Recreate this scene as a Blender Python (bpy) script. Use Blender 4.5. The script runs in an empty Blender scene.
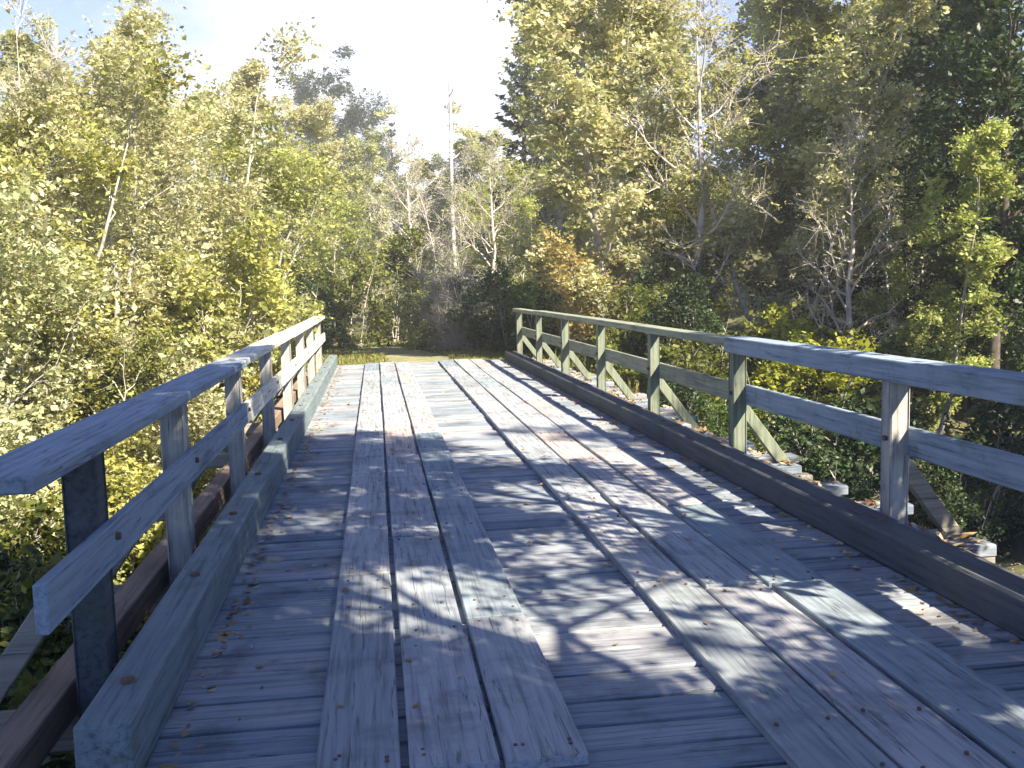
import bpy, bmesh, math, random
import numpy as np
from mathutils import Matrix, Vector

R = math.radians
S = bpy.context.scene
COL = S.collection
rnd = random.Random(7)

# ------------------------------------------------------------------ helpers
def link(o):
    COL.objects.link(o); return o

def tag(o, label=None, cat=None, group=None, kind=None):
    if label: o['label'] = label
    if cat: o['category'] = cat
    if group: o['group'] = group
    if kind: o['kind'] = kind
    return o

def empty(name, loc=(0, 0, 0), rz=0.0, sc=1.0):
    o = bpy.data.objects.new(name, None)
    o.location = loc; o.rotation_euler = (0, 0, rz); o.scale = (sc, sc, sc)
    o.empty_display_size = 0.2
    return link(o)

def mesh_obj(name, me, mat, parent=None):
    o = bpy.data.objects.new(name, me)
    if mat is not None and not me.materials: me.materials.append(mat)
    if parent is not None: o.parent = parent
    return link(o)

def bm_obj(name, bm, mat, parent=None, smooth=False):
    me = bpy.data.meshes.new(name)
    bm.to_mesh(me); bm.free()
    if smooth: me.polygons.foreach_set('use_smooth', [True] * len(me.polygons))
    return mesh_obj(name, me, mat, parent)

def np_mesh(name, verts, faces, smooth=False):
    """verts (n,3); faces (m,k) with constant k"""
    verts = np.asarray(verts, dtype=np.float32); faces = np.asarray(faces, dtype=np.int32)
    me = bpy.data.meshes.new(name)
    m, k = faces.shape
    me.vertices.add(len(verts)); me.vertices.foreach_set('co', verts.ravel())
    me.loops.add(m * k); me.loops.foreach_set('vertex_index', faces.ravel())
    me.polygons.add(m)
    me.polygons.foreach_set('loop_start', np.arange(0, m * k, k, dtype=np.int32))
    me.polygons.foreach_set('loop_total', np.full(m, k, dtype=np.int32))
    if smooth: me.polygons.foreach_set('use_smooth', np.ones(m, dtype=bool))
    me.update(calc_edges=True); me.validate()
    return me

def add_box(bm, c, size, rot=None, bevel=0.006, jitter=0.0):
    vs = bmesh.ops.create_cube(bm, size=1.0)['verts']
    M = Matrix.Translation(Vector(c)) @ (rot.to_4x4() if rot is not None else Matrix()) @ Matrix.Diagonal((*size, 1))
    for v in vs:
        v.co = M @ v.co
        if jitter: v.co += Vector([rnd.uniform(-jitter, jitter) for _ in range(3)])
    if bevel:
        es = list({e for v in vs for e in v.link_edges})
        bmesh.ops.bevel(bm, geom=es, offset=bevel, segments=1, affect='EDGES', clamp_overlap=True)

def box_between(bm, a, b, w, h, bevel=0.006, up=Vector((0, 0, 1))):
    a = Vector(a); b = Vector(b); d = b - a
    y = d.normalized(); x = y.cross(up)
    if x.length < 1e-4: x = Vector((1, 0, 0))
    x.normalize(); z = x.cross(y)
    rot = Matrix((x, y, z)).transposed()
    add_box(bm, (a + b) / 2, (w, d.length, h), rot, bevel)

# ------------------------------------------------------------------ materials
def new_mat(name):
    m = bpy.data.materials.new(name); m.use_nodes = True
    nt = m.node_tree; nt.nodes.clear()
    out = nt.nodes.new('ShaderNodeOutputMaterial')
    return m, nt, out

def N(nt, t, **kw):
    n = nt.nodes.new(t)
    for k, v in kw.items():
        if k in n.inputs: n.inputs[k].default_value = v
        else: setattr(n, k, v)
    return n

def ramp(nt, fac, stops):
    r = nt.nodes.new('ShaderNodeValToRGB')
    while len(r.color_ramp.elements) < len(stops): r.color_ramp.elements.new(0.5)
    for e, (p, c) in zip(r.color_ramp.elements, stops):
        e.position = p; e.color = (*c, 1)
    nt.links.new(fac, r.inputs[0])
    return r.outputs[0]

def mixc(nt, fac, a, b, mode='MIX'):
    m = nt.nodes.new('ShaderNodeMix'); m.data_type = 'RGBA'; m.blend_type = mode
    for i, v in ((0, fac), (6, a), (7, b)):
        if hasattr(v, 'is_linked') or isinstance(v, bpy.types.NodeSocket): nt.links.new(v, m.inputs[i])
        elif i == 0: m.inputs[0].default_value = v
        else: m.inputs[i].default_value = (*v, 1)
    return m.outputs[2]

def wood_mat(name, stops, axis='y', dirt=(0.06, 0.055, 0.05), dirt_amt=0.5, moss=None, rough=0.82, fine=38):
    m, nt, out = new_mat(name)
    L = nt.links.new
    geo = N(nt, 'ShaderNodeNewGeometry')
    mp = N(nt, 'ShaderNodeMapping')
    sc = {'x': (1.6, fine, fine), 'y': (fine, 1.6, fine), 'z': (fine, fine, 1.6)}[axis]
    mp.inputs['Scale'].default_value = sc
    # every piece of timber gets its own stretch of grain
    off = N(nt, 'ShaderNodeVectorMath', operation='SCALE'); off.inputs[0].default_value = (37, 53, 91)
    L(geo.outputs['Random Per Island'], off.inputs['Scale'])
    add = N(nt, 'ShaderNodeVectorMath', operation='ADD')
    L(geo.outputs['Position'], mp.inputs['Vector']); L(mp.outputs[0], add.inputs[0]); L(off.outputs[0], add.inputs[1])
    grain = N(nt, 'ShaderNodeTexNoise', Scale=1.0, Detail=6.0, Roughness=0.62)
    L(add.outputs[0], grain.inputs['Vector'])
    tint = ramp(nt, geo.outputs['Random Per Island'], stops)
    gcol = ramp(nt, grain.outputs['Fac'], [(0.28, (0.42, 0.42, 0.44)), (0.48, (0.9, 0.9, 0.9)), (0.72, (1.12, 1.1, 1.06))])
    c = mixc(nt, 1.0, tint, gcol, 'MULTIPLY')
    blot = N(nt, 'ShaderNodeTexNoise', Scale=2.3, Detail=7.0, Roughness=0.68)
    L(geo.outputs['Position'], blot.inputs['Vector'])
    bf = ramp(nt, blot.outputs['Fac'], [(0.5, (0, 0, 0)), (0.72, (dirt_amt,) * 3)])
    c = mixc(nt, bf, c, dirt)
    if moss:
        mn = N(nt, 'ShaderNodeTexNoise', Scale=4.0, Detail=8.0, Roughness=0.75)
        L(geo.outputs['Position'], mn.inputs['Vector'])
        mf = ramp(nt, mn.outputs['Fac'], [(0.56, (0, 0, 0)), (0.66, (0.6,) * 3)])
        c = mixc(nt, mf, c, moss)
    # drying cracks along the grain
    mp2 = N(nt, 'ShaderNodeMapping')
    mp2.inputs['Scale'].default_value = {'x': (0.9, 26, 26), 'y': (26, 0.9, 26), 'z': (26, 26, 0.9)}[axis]
    add2 = N(nt, 'ShaderNodeVectorMath', operation='ADD')
    L(geo.outputs['Position'], mp2.inputs['Vector']); L(mp2.outputs[0], add2.inputs[0]); L(off.outputs[0], add2.inputs[1])
    ck = N(nt, 'ShaderNodeTexNoise', Scale=1.0, Detail=3.0, Roughness=0.5)
    L(add2.outputs[0], ck.inputs['Vector'])
    cm = ramp(nt, ck.outputs['Fac'], [(0.485, (0, 0, 0)), (0.5, (0.75,) * 3), (0.515, (0, 0, 0))])
    cmask = N(nt, 'ShaderNodeTexNoise', Scale=1.7, Detail=2.0); L(add2.outputs[0], cmask.inputs['Vector'])
    cm2 = mixc(nt, 1.0, cm, ramp(nt, cmask.outputs['Fac'], [(0.45, (0, 0, 0)), (0.6, (1, 1, 1))]), 'MULTIPLY')
    c = mixc(nt, cm2, c, (0.035, 0.033, 0.03))
    b = N(nt, 'ShaderNodeBsdfPrincipled', Roughness=rough)
    b.inputs['Specular IOR Level'].default_value = 0.3
    L(c, b.inputs['Base Color'])
    sub = N(nt, 'ShaderNodeMath', operation='SUBTRACT'); L(grain.outputs['Fac'], sub.inputs[0]); L(cm2, sub.inputs[1])
    bp = N(nt, 'ShaderNodeBump', Strength=0.6, Distance=0.006)
    L(sub.outputs[0], bp.inputs['Height']); L(bp.outputs[0], b.inputs['Normal'])
    L(b.outputs[0], out.inputs[0])
    return m

def leaf_mat(name, stops, trans=0.45, rough=0.5, vary=0.12):
    m, nt, out = new_mat(name)
    L = nt.links.new
    geo = N(nt, 'ShaderNodeNewGeometry'); oi = N(nt, 'ShaderNodeObjectInfo')
    c = ramp(nt, geo.outputs['Random Per Island'], stops)
    hsv = N(nt, 'ShaderNodeHueSaturation')
    mr = N(nt, 'ShaderNodeMapRange'); mr.inputs['To Min'].default_value = 0.5 - vary * 0.12; mr.inputs['To Max'].default_value = 0.5 + vary * 0.12
    mv = N(nt, 'ShaderNodeMapRange'); mv.inputs['To Min'].default_value = 1 - vary * 2; mv.inputs['To Max'].default_value = 1 + vary * 2
    # clumps differ a little in tone as real shoots do
    nz = N(nt, 'ShaderNodeTexNoise', Scale=0.9, Detail=2.0)
    L(geo.outputs['Position'], nz.inputs['Vector'])
    L(oi.outputs['Random'], mr.inputs['Value']); L(nz.outputs['Fac'], mv.inputs['Value'])
    mv.inputs['From Min'].default_value = 0.3; mv.inputs['From Max'].default_value = 0.7
    L(mr.outputs[0], hsv.inputs['Hue']); L(mv.outputs[0], hsv.inputs['Value']); L(c, hsv.inputs['Color'])
    b = N(nt, 'ShaderNodeBsdfPrincipled', Roughness=rough)
    b.inputs['Specular IOR Level'].default_value = 0.35
    L(hsv.outputs[0], b.inputs['Base Color'])
    t = N(nt, 'ShaderNodeBsdfTranslucent')
    tc = mixc(nt, 1.0, hsv.outputs[0], (1.22, 1.18, 0.8), 'MULTIPLY'); L(tc, t.inputs['Color'])
    mx = N(nt, 'ShaderNodeMixShader'); mx.inputs[0].default_value = trans
    L(b.outputs[0], mx.inputs[1]); L(t.outputs[0], mx.inputs[2]); L(mx.outputs[0], out.inputs[0])
    return m

def noisy_mat(name, stops, scale=3.0, rough=0.9, bump=0.4, dist=0.03, detail=8.0):
    m, nt, out = new_mat(name)
    L = nt.links.new
    geo = N(nt, 'ShaderNodeNewGeometry')
    nz = N(nt, 'ShaderNodeTexNoise', Scale=scale, Detail=detail, Roughness=0.68)
    L(geo.outputs['Position'], nz.inputs['Vector'])
    c = ramp(nt, nz.outputs['Fac'], stops)
    b = N(nt, 'ShaderNodeBsdfPrincipled', Roughness=rough)
    b.inputs['Specular IOR Level'].default_value = 0.25
    L(c, b.inputs['Base Color'])
    bp = N(nt, 'ShaderNodeBump', Strength=bump, Distance=dist)
    L(nz.outputs['Fac'], bp.inputs['Height']); L(bp.outputs[0], b.inputs['Normal'])
    L(b.outputs[0], out.inputs[0])
    return m

M_deck = wood_mat('weathered_deck_wood', [(0.0, (0.16, 0.22, 0.29)), (0.2, (0.33, 0.36, 0.39)), (0.4, (0.43, 0.38, 0.37)),
                  (0.6, (0.20, 0.27, 0.315)), (0.8, (0.39, 0.40, 0.43)), (1.0, (0.24, 0.27, 0.32))], 'y', dirt_amt=0.6)
M_sub = wood_mat('dark_crossplank_wood', [(0, (0.05, 0.045, 0.04)), (1, (0.09, 0.08, 0.07))], 'x')
M_rail_lit = wood_mat('sunlit_pale_rail_wood', [(0.0, (0.62, 0.62, 0.55)), (0.5, (0.72, 0.71, 0.62)), (1.0, (0.56, 0.57, 0.51))], 'y', dirt_amt=0.35, moss=(0.20, 0.22, 0.13))  # rail wood with full sunlight put into its pale colour
M_rail_shaded = wood_mat('shaded_blue_grey_rail_wood', [(0.0, (0.20, 0.26, 0.33)), (0.5, (0.27, 0.34, 0.42)), (1.0, (0.18, 0.25, 0.32))], 'y', dirt_amt=0.4, moss=(0.12, 0.16, 0.12))  # same rail wood with bluish shade put into its colour
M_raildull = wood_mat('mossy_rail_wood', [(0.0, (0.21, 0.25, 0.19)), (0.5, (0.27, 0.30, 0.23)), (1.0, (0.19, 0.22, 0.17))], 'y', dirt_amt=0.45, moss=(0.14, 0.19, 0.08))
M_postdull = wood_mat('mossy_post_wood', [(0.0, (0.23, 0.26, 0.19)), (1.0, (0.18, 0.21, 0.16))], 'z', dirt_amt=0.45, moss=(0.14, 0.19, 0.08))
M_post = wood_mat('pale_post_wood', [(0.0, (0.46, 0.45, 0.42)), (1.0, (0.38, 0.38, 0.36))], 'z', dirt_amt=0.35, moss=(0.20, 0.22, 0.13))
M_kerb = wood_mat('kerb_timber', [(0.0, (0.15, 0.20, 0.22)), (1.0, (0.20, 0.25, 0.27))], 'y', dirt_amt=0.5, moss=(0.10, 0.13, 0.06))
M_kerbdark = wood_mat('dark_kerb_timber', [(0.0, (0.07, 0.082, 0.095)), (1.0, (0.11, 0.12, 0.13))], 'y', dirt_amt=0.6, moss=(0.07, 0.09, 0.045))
M_cross = wood_mat('cross_deck_wood', [(0.0, (0.15, 0.20, 0.26)), (0.25, (0.29, 0.32, 0.36)), (0.5, (0.20, 0.25, 0.30)), (0.75, (0.36, 0.35, 0.36)), (1.0, (0.23, 0.275, 0.33))], 'x', dirt_amt=0.75)
M_beam = wood_mat('outrigger_timber', [(0.0, (0.36, 0.32, 0.26)), (1.0, (0.27, 0.25, 0.21))], 'x', dirt_amt=0.4)
M_string = wood_mat('brown_stringer_timber', [(0.0, (0.30, 0.22, 0.17)), (1.0, (0.26, 0.19, 0.15))], 'y', dirt_amt=0.4)
M_bolt = noisy_mat('rusty_iron', [(0.3, (0.10, 0.06, 0.04)), (0.7, (0.16, 0.11, 0.08))], 60, 0.7, 0.2, 0.002)
M_bark = noisy_mat('pale_alder_bark', [(0.3, (0.16, 0.15, 0.13)), (0.5, (0.34, 0.33, 0.30)), (0.7, (0.46, 0.45, 0.42))], 7, 0.9, 0.5, 0.02)
M_paletrunk = noisy_mat('bleached_trunk', [(0.3, (0.50, 0.48, 0.45)), (0.7, (0.68, 0.66, 0.62))], 7, 0.9, 0.3, 0.02)
M_darkbark = noisy_mat('dark_bark', [(0.3, (0.05, 0.042, 0.035)), (0.7, (0.13, 0.11, 0.09))], 9, 0.95, 0.8, 0.03)
M_twig = noisy_mat('grey_twig_bark', [(0.3, (0.36, 0.32, 0.30)), (0.7, (0.58, 0.54, 0.51))], 5, 0.9, 0.2, 0.01)
M_ground = noisy_mat('leaf_litter_earth', [(0.3, (0.035, 0.032, 0.02)), (0.46, (0.10, 0.085, 0.05)), (0.55, (0.10, 0.12, 0.04)), (0.64, (0.22, 0.18, 0.11)), (0.75, (0.3, 0.26, 0.18))], 2.6, 0.95, 0.8, 0.08)
M_road = noisy_mat('grassy_track', [(0.3, (0.20, 0.18, 0.14)), (0.45, (0.17, 0.18, 0.08)), (0.56, (0.24, 0.22, 0.13)), (0.7, (0.36, 0.32, 0.26))], 3.5, 0.95, 0.6, 0.02)
M_hill = noisy_mat('hill_scrub', [(0.3, (0.06, 0.075, 0.03)), (0.7, (0.14, 0.15, 0.07))], 0.5, 0.95, 0.5, 0.4)
M_rock = noisy_mat('pale_stone', [(0.3, (0.22, 0.21, 0.19)), (0.55, (0.42, 0.40, 0.36)), (0.75, (0.55, 0.52, 0.47))], 6, 0.9, 0.6, 0.02)
M_concrete = noisy_mat('abutment_concrete', [(0.3, (0.16, 0.155, 0.14)), (0.7, (0.30, 0.29, 0.27))], 3, 0.9, 0.4, 0.01)

YG = [(0.0, (0.22, 0.27, 0.07)), (0.3, (0.33, 0.37, 0.11)), (0.55, (0.42, 0.42, 0.15)), (0.8, (0.29, 0.35, 0.11)), (1.0, (0.48, 0.45, 0.21))]
PALE = [(0.0, (0.31, 0.35, 0.18)), (0.35, (0.44, 0.46, 0.26)), (0.6, (0.52, 0.49, 0.32)), (0.8, (0.38, 0.43, 0.22)), (1.0, (0.58, 0.50, 0.40))]
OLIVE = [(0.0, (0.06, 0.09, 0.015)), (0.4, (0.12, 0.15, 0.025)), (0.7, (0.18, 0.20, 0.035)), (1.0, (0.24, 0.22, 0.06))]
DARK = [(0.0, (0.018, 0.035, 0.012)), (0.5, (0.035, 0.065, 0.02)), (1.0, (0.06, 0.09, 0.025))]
FIR = [(0.0, (0.02, 0.05, 0.035)), (0.5, (0.04, 0.085, 0.05)), (1.0, (0.06, 0.11, 0.06))]
RUST = [(0.0, (0.26, 0.245, 0.06)), (0.5, (0.38, 0.36, 0.12)), (1.0, (0.36, 0.36, 0.14))]
ORANGE = [(0.0, (0.28, 0.22, 0.07)), (0.5, (0.38, 0.32, 0.14)), (1.0, (0.36, 0.33, 0.15))]
LIME = [(0.0, (0.14, 0.20, 0.015)), (0.5, (0.26, 0.32, 0.03)), (1.0, (0.36, 0.36, 0.05))]
GREEN = [(0.0, (0.04, 0.09, 0.02)), (0.5, (0.08, 0.15, 0.03)), (1.0, (0.13, 0.19, 0.04))]
L_yg = leaf_mat('yellow_green_leaves', YG); L_pale = leaf_mat('pale_yellow_leaves', PALE); L_olive = leaf_mat('olive_leaves', OLIVE)
L_dark = leaf_mat('dark_evergreen_leaves', DARK, 0.2); L_fir = leaf_mat('fir_needles', FIR, 0.12, 0.6); L_rust = leaf_mat('rusty_orange_leaves', RUST)
L_orange = leaf_mat('orange_leaves', ORANGE)
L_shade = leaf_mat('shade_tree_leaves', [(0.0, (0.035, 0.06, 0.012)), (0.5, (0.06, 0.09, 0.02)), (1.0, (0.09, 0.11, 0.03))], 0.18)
L_lime = leaf_mat('lime_leaves', LIME); L_green = leaf_mat('mid_green_leaves', GREEN); L_grass = leaf_mat('grass_blades', [(0, (0.12, 0.15, 0.03)), (0.6, (0.24, 0.25, 0.06)), (1, (0.38, 0.34, 0.14))], 0.4)
L_litter = leaf_mat('dry_leaves', [(0, (0.20, 0.12, 0.06)), (0.5, (0.34, 0.25, 0.13)), (1, (0.5, 0.42, 0.26))], 0.15, 0.8)

# ------------------------------------------------------------------ terrain
def smooth01(t):
    t = np.clip(t, 0, 1); return t * t * (3 - 2 * t)

def wob(x, y):
    return (0.35 * np.sin(x * 0.31 + 1.3) * np.cos(y * 0.27 + 0.4) + 0.22 * np.sin(x * 0.83 + y * 0.57) + 0.10 * np.sin(x * 1.9 - y * 1.4 + 2) + 0.05 * np.sin(x * 4.1 + y * 3.3))

def road_x(y):
    y = np.asarray(y, dtype=float)
    t = np.clip((y - 23) / 30, 0, None)
    return 1.05 - 16 * t ** 2

def terrain(x, y):
    x = np.asarray(x, dtype=float); y = np.asarray(y, dtype=float)
    base = -0.30 + 0 * x
    cy = 10.5 + 0.06 * x + 0.9 * np.sin(x * 0.16)
    d = np.abs(y - cy)
    gul = 1 - smooth01((d - 2.6) / 7.2)
    w = wob(x, y)
    rd = np.abs(x - np.where(y > 0, road_x(y), 1.05))
    offroad = smooth01((rd - 2.6) / 2.5)
    z = base - 2.9 * gul + w * (0.25 + 0.75 * offroad) * np.where((d > 8) & (rd < 6), 0.35, 1.0)
    # hillside to the left and straight on, lower bank to the right
    z = z + 4.5 * smooth01((-x - 9) / 22) * smooth01((y - 16) / 20) + 2.2 * smooth01((x - 9) / 14) * smooth01((y - 19) / 12)
    z = z + 11 * smooth01((y - 55) / 120) + 16 * smooth01((-x - 20) / 90) * smooth01((y - 30) / 90)
    z = z + 6.0 * smooth01((y - 34) / 26) * smooth01((x - 2) / 14)
    z = np.where(rd < 2.0, np.minimum(z, -0.28 - 2.9 * gul + 40 * smooth01((y - 60) / 200)), z)
    return z

def tz(x, y): return float(terrain(x, y))

gx = np.concatenate([np.linspace(-420, -42, 40), np.linspace(-40, 40, 161), np.linspace(42, 420, 40)])
gy = np.concatenate([np.linspace(-300, -22, 30), np.linspace(-20, 60, 161), np.linspace(62, 600, 70)])
X, Y = np.meshgrid(gx, gy)
Z = terrain(X, Y)
V = np.stack([X, Y, Z], -1).reshape(-1, 3)
nx, ny = len(gx), len(gy)
ii = (np.arange(ny - 1)[:, None] * nx + np.arange(nx - 1)[None, :]).ravel()
F = np.stack([ii, ii + 1, ii + nx + 1, ii + nx], -1)
ground = mesh_obj('ground', np_mesh('ground', V, F, True), M_ground)
tag(ground, 'leaf strewn earth banks of the creek under the timber bridge', 'ground', kind='structure')

def strip(name, ys, half, dz, mat):
    v = []; f = []
    K = 9
    for y in ys:
        cx = float(road_x(max(y, 0)))
        dx = (float(road_x(max(y + .2, 0))) - cx) / .2
        nrm = Vector((1, -dx, 0)).normalized()
        for k in range(K):
            u = (k / (K - 1) * 2 - 1)
            wv = half * (1 + 0.05 * math.sin(y * 1.7 + (3 if u > 0 else 0)))
            px, py = cx + nrm.x * u * wv, y + nrm.y * u * wv
            v.append((px, py, max(tz(px, py), -0.34) + dz * (1 - 0.9 * u * u)))
    for j in range(len(ys) - 1):
        for k in range(K - 1):
            a = j * K + k; f.append((a, a + 1, a + K + 1, a + K))
    return mesh_obj(name, np_mesh(name, v, f, True), mat)
tag(strip('road', list(np.linspace(21.25, 60, 80)), 1.75, 0.10, M_road), 'pale gravel track leaving the far end of the bridge', 'road', kind='structure')
tag(strip('road', list(np.linspace(-40, -2.3, 40)), 1.75, 0.10, M_road), 'gravel track leading onto the near end of the bridge', 'road', kind='structure')

# creek water
m, nt, out = new_mat('creek_water')
b = N(nt, 'ShaderNodeBsdfPrincipled', Roughness=0.2); b.inputs['Base Color'].default_value = (0.02, 0.025, 0.02, 1)
nz = N(nt, 'ShaderNodeTexNoise', Scale=5.0, Detail=4.0); bp = N(nt, 'ShaderNodeBump', Strength=0.25, Distance=0.03)
nt.links.new(nz.outputs['Fac'], bp.inputs['Height']); nt.links.new(bp.outputs[0], b.inputs['Normal']); nt.links.new(b.outputs[0], out.inputs[0])
wx = np.linspace(-45, 45, 60); v = []; f = []
for x in wx:
    c = 10.5 + 0.06 * x + 0.9 * math.sin(x * 0.16)
    v += [(x, c - 3.6, -2.95), (x, c + 3.6, -2.95)]
for i in range(len(wx) - 1): f.append((2 * i, 2 * i + 2, 2 * i + 3, 2 * i + 1))
tag(mesh_obj('creek_water', np_mesh('creek_water', v, f), m), 'dark shallow creek running under the timber bridge', 'water', kind='structure')

# ------------------------------------------------------------------ the bridge
Y0, Y1 = -2.2, 21.2
DL, DR = -0.80, 2.72            # inner faces of the kerbs
KW = 0.22                       # kerb width
bridge = empty('timber_bridge', (1.06, 9.5, 0))
tag(bridge, 'weathered timber bridge with lengthwise deck planks and post and rail sides', 'bridge')
BINV = Matrix.Translation((-1.06, -9.5, 0))
def bpart(name, bm, mat, parent=None):
    o = bm_obj(name, bm, mat, parent or bridge)
    if parent is None: o.matrix_parent_inverse = BINV
    return o

# cross planks from kerb to kerb, each worn and cupped in its own way
bm = bmesh.new()
y = Y0
plank_ends = []
while y < Y1 - 0.1:
    w = rnd.uniform(0.19, 0.25)
    rot = Matrix.Rotation(rnd.uniform(-0.014, 0.014), 3, 'X') @ Matrix.Rotation(rnd.uniform(-0.004, 0.004), 3, 'Z')
    xa, xb = DL - KW - 0.05 + rnd.uniform(-.03, .03), rnd.choice([3.25, 3.4, 3.55, 3.7]) + rnd.uniform(-.08, .08)
    add_box(bm, ((xa + xb) / 2, y + w / 2, -0.078 + rnd.uniform(-.008, .006)), (xb - xa, w - rnd.uniform(0.012, 0.026), 0.075), rot, 0.008)
    plank_ends.append((y, w, xb))
    y += w
deck = bpart('cross_planking', bm, M_cross)
# two tracks of running planks laid lengthwise on top
spots = []
def track(edges, y_near):
    bm = bmesh.new()
    for (xa, xb) in zip(edges[:-1], edges[1:]):
        cuts = [y_near + rnd.uniform(-0.02, 0.02)]
        c = y_near + rnd.uniform(0.9, 2.6)
        while c < Y1 - 1.2:
            cuts.append(c); c += rnd.choice([1.83, 2.13, 2.44, 3.05])
        cuts.append(Y1 + rnd.uniform(-0.05, 0.0))
        for a, b2 in zip(cuts[:-1], cuts[1:]):
            g = rnd.uniform(0.006, 0.016); g0 = rnd.uniform(0.007, 0.016); g1 = rnd.uniform(0.007, 0.016)
            rot = Matrix.Rotation(rnd.uniform(-0.0012, 0.0012), 3, 'Z') @ Matrix.Rotation(rnd.uniform(-0.014, 0.014), 3, 'Y')
            add_box(bm, ((xa + g0 + xb - g1) / 2, (a + b2) / 2, -0.018 + rnd.uniform(-.007, .007)), (xb - xa - g0 - g1, b2 - a - 2 * g, 0.044), rot, 0.006)
            spots.append((xa, xb, a, b2))
    return bpart('running_planks', bm, M_deck)
track([-0.265, 0.04, 0.355, 0.655], 3.08)
track([1.275, 1.60, 1.93, 2.265], 2.75)
bm = bmesh.new()
for xa, xb, a, b2 in spots:
    ys = [a + 0.10, b2 - 0.10] + [y for y in np.arange(math.ceil(a / 1.6) * 1.6, b2 - 0.2, 1.6)]
    for y in ys:
        for x in (xa + 0.07, xb - 0.07):
            bmesh.ops.create_cone(bm, cap_ends=True, segments=7, radius1=0.008, radius2=0.007, depth=0.010,
                                  matrix=Matrix.Translation((x + rnd.uniform(-.02, .02), y + rnd.uniform(-.04, .04), 0.004)))
o = bpart('spikes', bm, M_bolt, deck); o['kind'] = 'stuff'
for x in (-0.72, 0.15, 1.06, 1.98, 2.86):
    bm = bmesh.new(); add_box(bm, (x, (Y0 + Y1) / 2, -0.40), (0.26, Y1 - Y0 - 0.3, 0.455), None, 0.01)
    bpart('girder', bm, M_string)
for x in (-1.34,):
    bm = bmesh.new()
    box_between(bm, (x, 2.6, -0.075), (x, Y1 - 0.2, -0.075), 0.14, 0.15)
    bpart('edge_stringer', bm, M_string)
for yc in (Y0 + 0.1, Y1 - 0.25):
    bm = bmesh.new(); add_box(bm, (1.065, yc, -1.9), (5.2, 0.5, 2.54), None, 0.02)
    bpart('abutment', bm, M_concrete)

# kerbs in lengths butted end to end
for side in (-1, 1):
    x = DL - KW / 2 if side < 0 else DR + KW / 2
    top = 0.20 if side < 0 else 0.15
    kw = 0.175 if side < 0 else KW
    cuts = [3.18, 8.9, 14.6, Y1 - 0.05] if side < 0 else [-2.0, 3.6, 9.3, 15.2, Y1 - 0.05]
    for a, b2 in zip(cuts[:-1], cuts[1:]):
        bm = bmesh.new()
        box_between(bm, (x + rnd.uniform(-.008, .008), a + 0.006, top / 2 - 0.02), (x + rnd.uniform(-.008, .008), b2 - 0.006, top / 2 - 0.02), kw, top + 0.04, 0.014)
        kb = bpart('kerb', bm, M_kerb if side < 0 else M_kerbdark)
        yy = a + 0.35
        while yy < b2 - 0.2:
            bm = bmesh.new()
            bmesh.ops.create_cone(bm, cap_ends=True, segments=10, radius1=0.026, radius2=0.022, depth=0.018, matrix=Matrix.Translation((x, yy, top + 0.006)))
            bpart('bolt', bm, M_bolt, kb); yy += 1.32

def railing(side, posts, top, y_start, breaks, xc, PW, near_w, near_h, far_w, far_h, mid_inside):
    xi = xc - side * PW / 2; xo = xc + side * PW / 2
    for y in posts:
        bm = bmesh.new()
        lean = rnd.uniform(-0.012, 0.012)
        box_between(bm, (xc, y, -0.30 if side < 0 else -0.034), (xc + side * 0.006, y + lean, top - (near_h if y < 8.2 else far_h)), PW, PW, 0.008, Vector((0, 1, 0)))
        p = bpart('post', bm, M_kerbdark if (side < 0 and y < 4.5) else (M_post if side < 0 or y < 6.5 else M_postdull))  # nearest left post takes a dark colour to stand for deep shade
        for z in (0.05, 0.59):
            bm = bmesh.new()
            bmesh.ops.create_cone(bm, cap_ends=True, segments=8, radius1=0.018, radius2=0.014, depth=0.02,
                                  matrix=Matrix.Translation((xi - side * (0.008 + (0.046 if mid_inside and z > 0.3 else 0)), y, z)) @ Matrix.Rotation(R(90), 4, 'Y'))
            bpart('bolt', bm, M_bolt, p)
        bm = bmesh.new()
        add_box(bm, (xi + side * 0.28, y + PW / 2 + 0.068, -0.245), (0.96, 0.13, 0.15), None, 0.008)
        bpart('outrigger', bm, M_beam)
        bm = bmesh.new()
        box_between(bm, (xo + side * 0.02, y + PW / 2 + 0.05, 0.46), (xi + side * 0.56, y + PW / 2 + 0.05, -0.13), 0.10, 0.07, 0.006, Vector((0, 1, 0)))
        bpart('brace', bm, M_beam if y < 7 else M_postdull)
    ys = [y_start] + breaks
    xm = xi - side * 0.024 if mid_inside else xo + side * 0.024
    for a, b2 in zip(ys[:-1], ys[1:]):
        bm = bmesh.new()
        dz = rnd.uniform(-0.008, 0.008)
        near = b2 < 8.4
        rm = M_rail_shaded if near else (M_rail_lit if side < 0 else M_raildull)  # shaded copy on near lengths, sunlit copy on far left lengths
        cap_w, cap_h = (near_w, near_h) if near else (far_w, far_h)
        box_between(bm, (xc + rnd.uniform(-.01, .01), a + 0.004, top - cap_h / 2 + dz), (xc + rnd.uniform(-.01, .01), b2 - 0.004, top - cap_h / 2 + rnd.uniform(-.008, .008)), cap_w, cap_h, 0.007)
        o = bpart('top_rail', bm, rm)
        bm = bmesh.new()
        box_between(bm, (xm, a + 0.004 + 0.12 * (a == y_start), 0.565), (xm, b2 - 0.004, 0.565 + rnd.uniform(-.01, .01)), 0.044, 0.17, 0.006)
        bpart('middle_rail', bm, rm)

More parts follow.
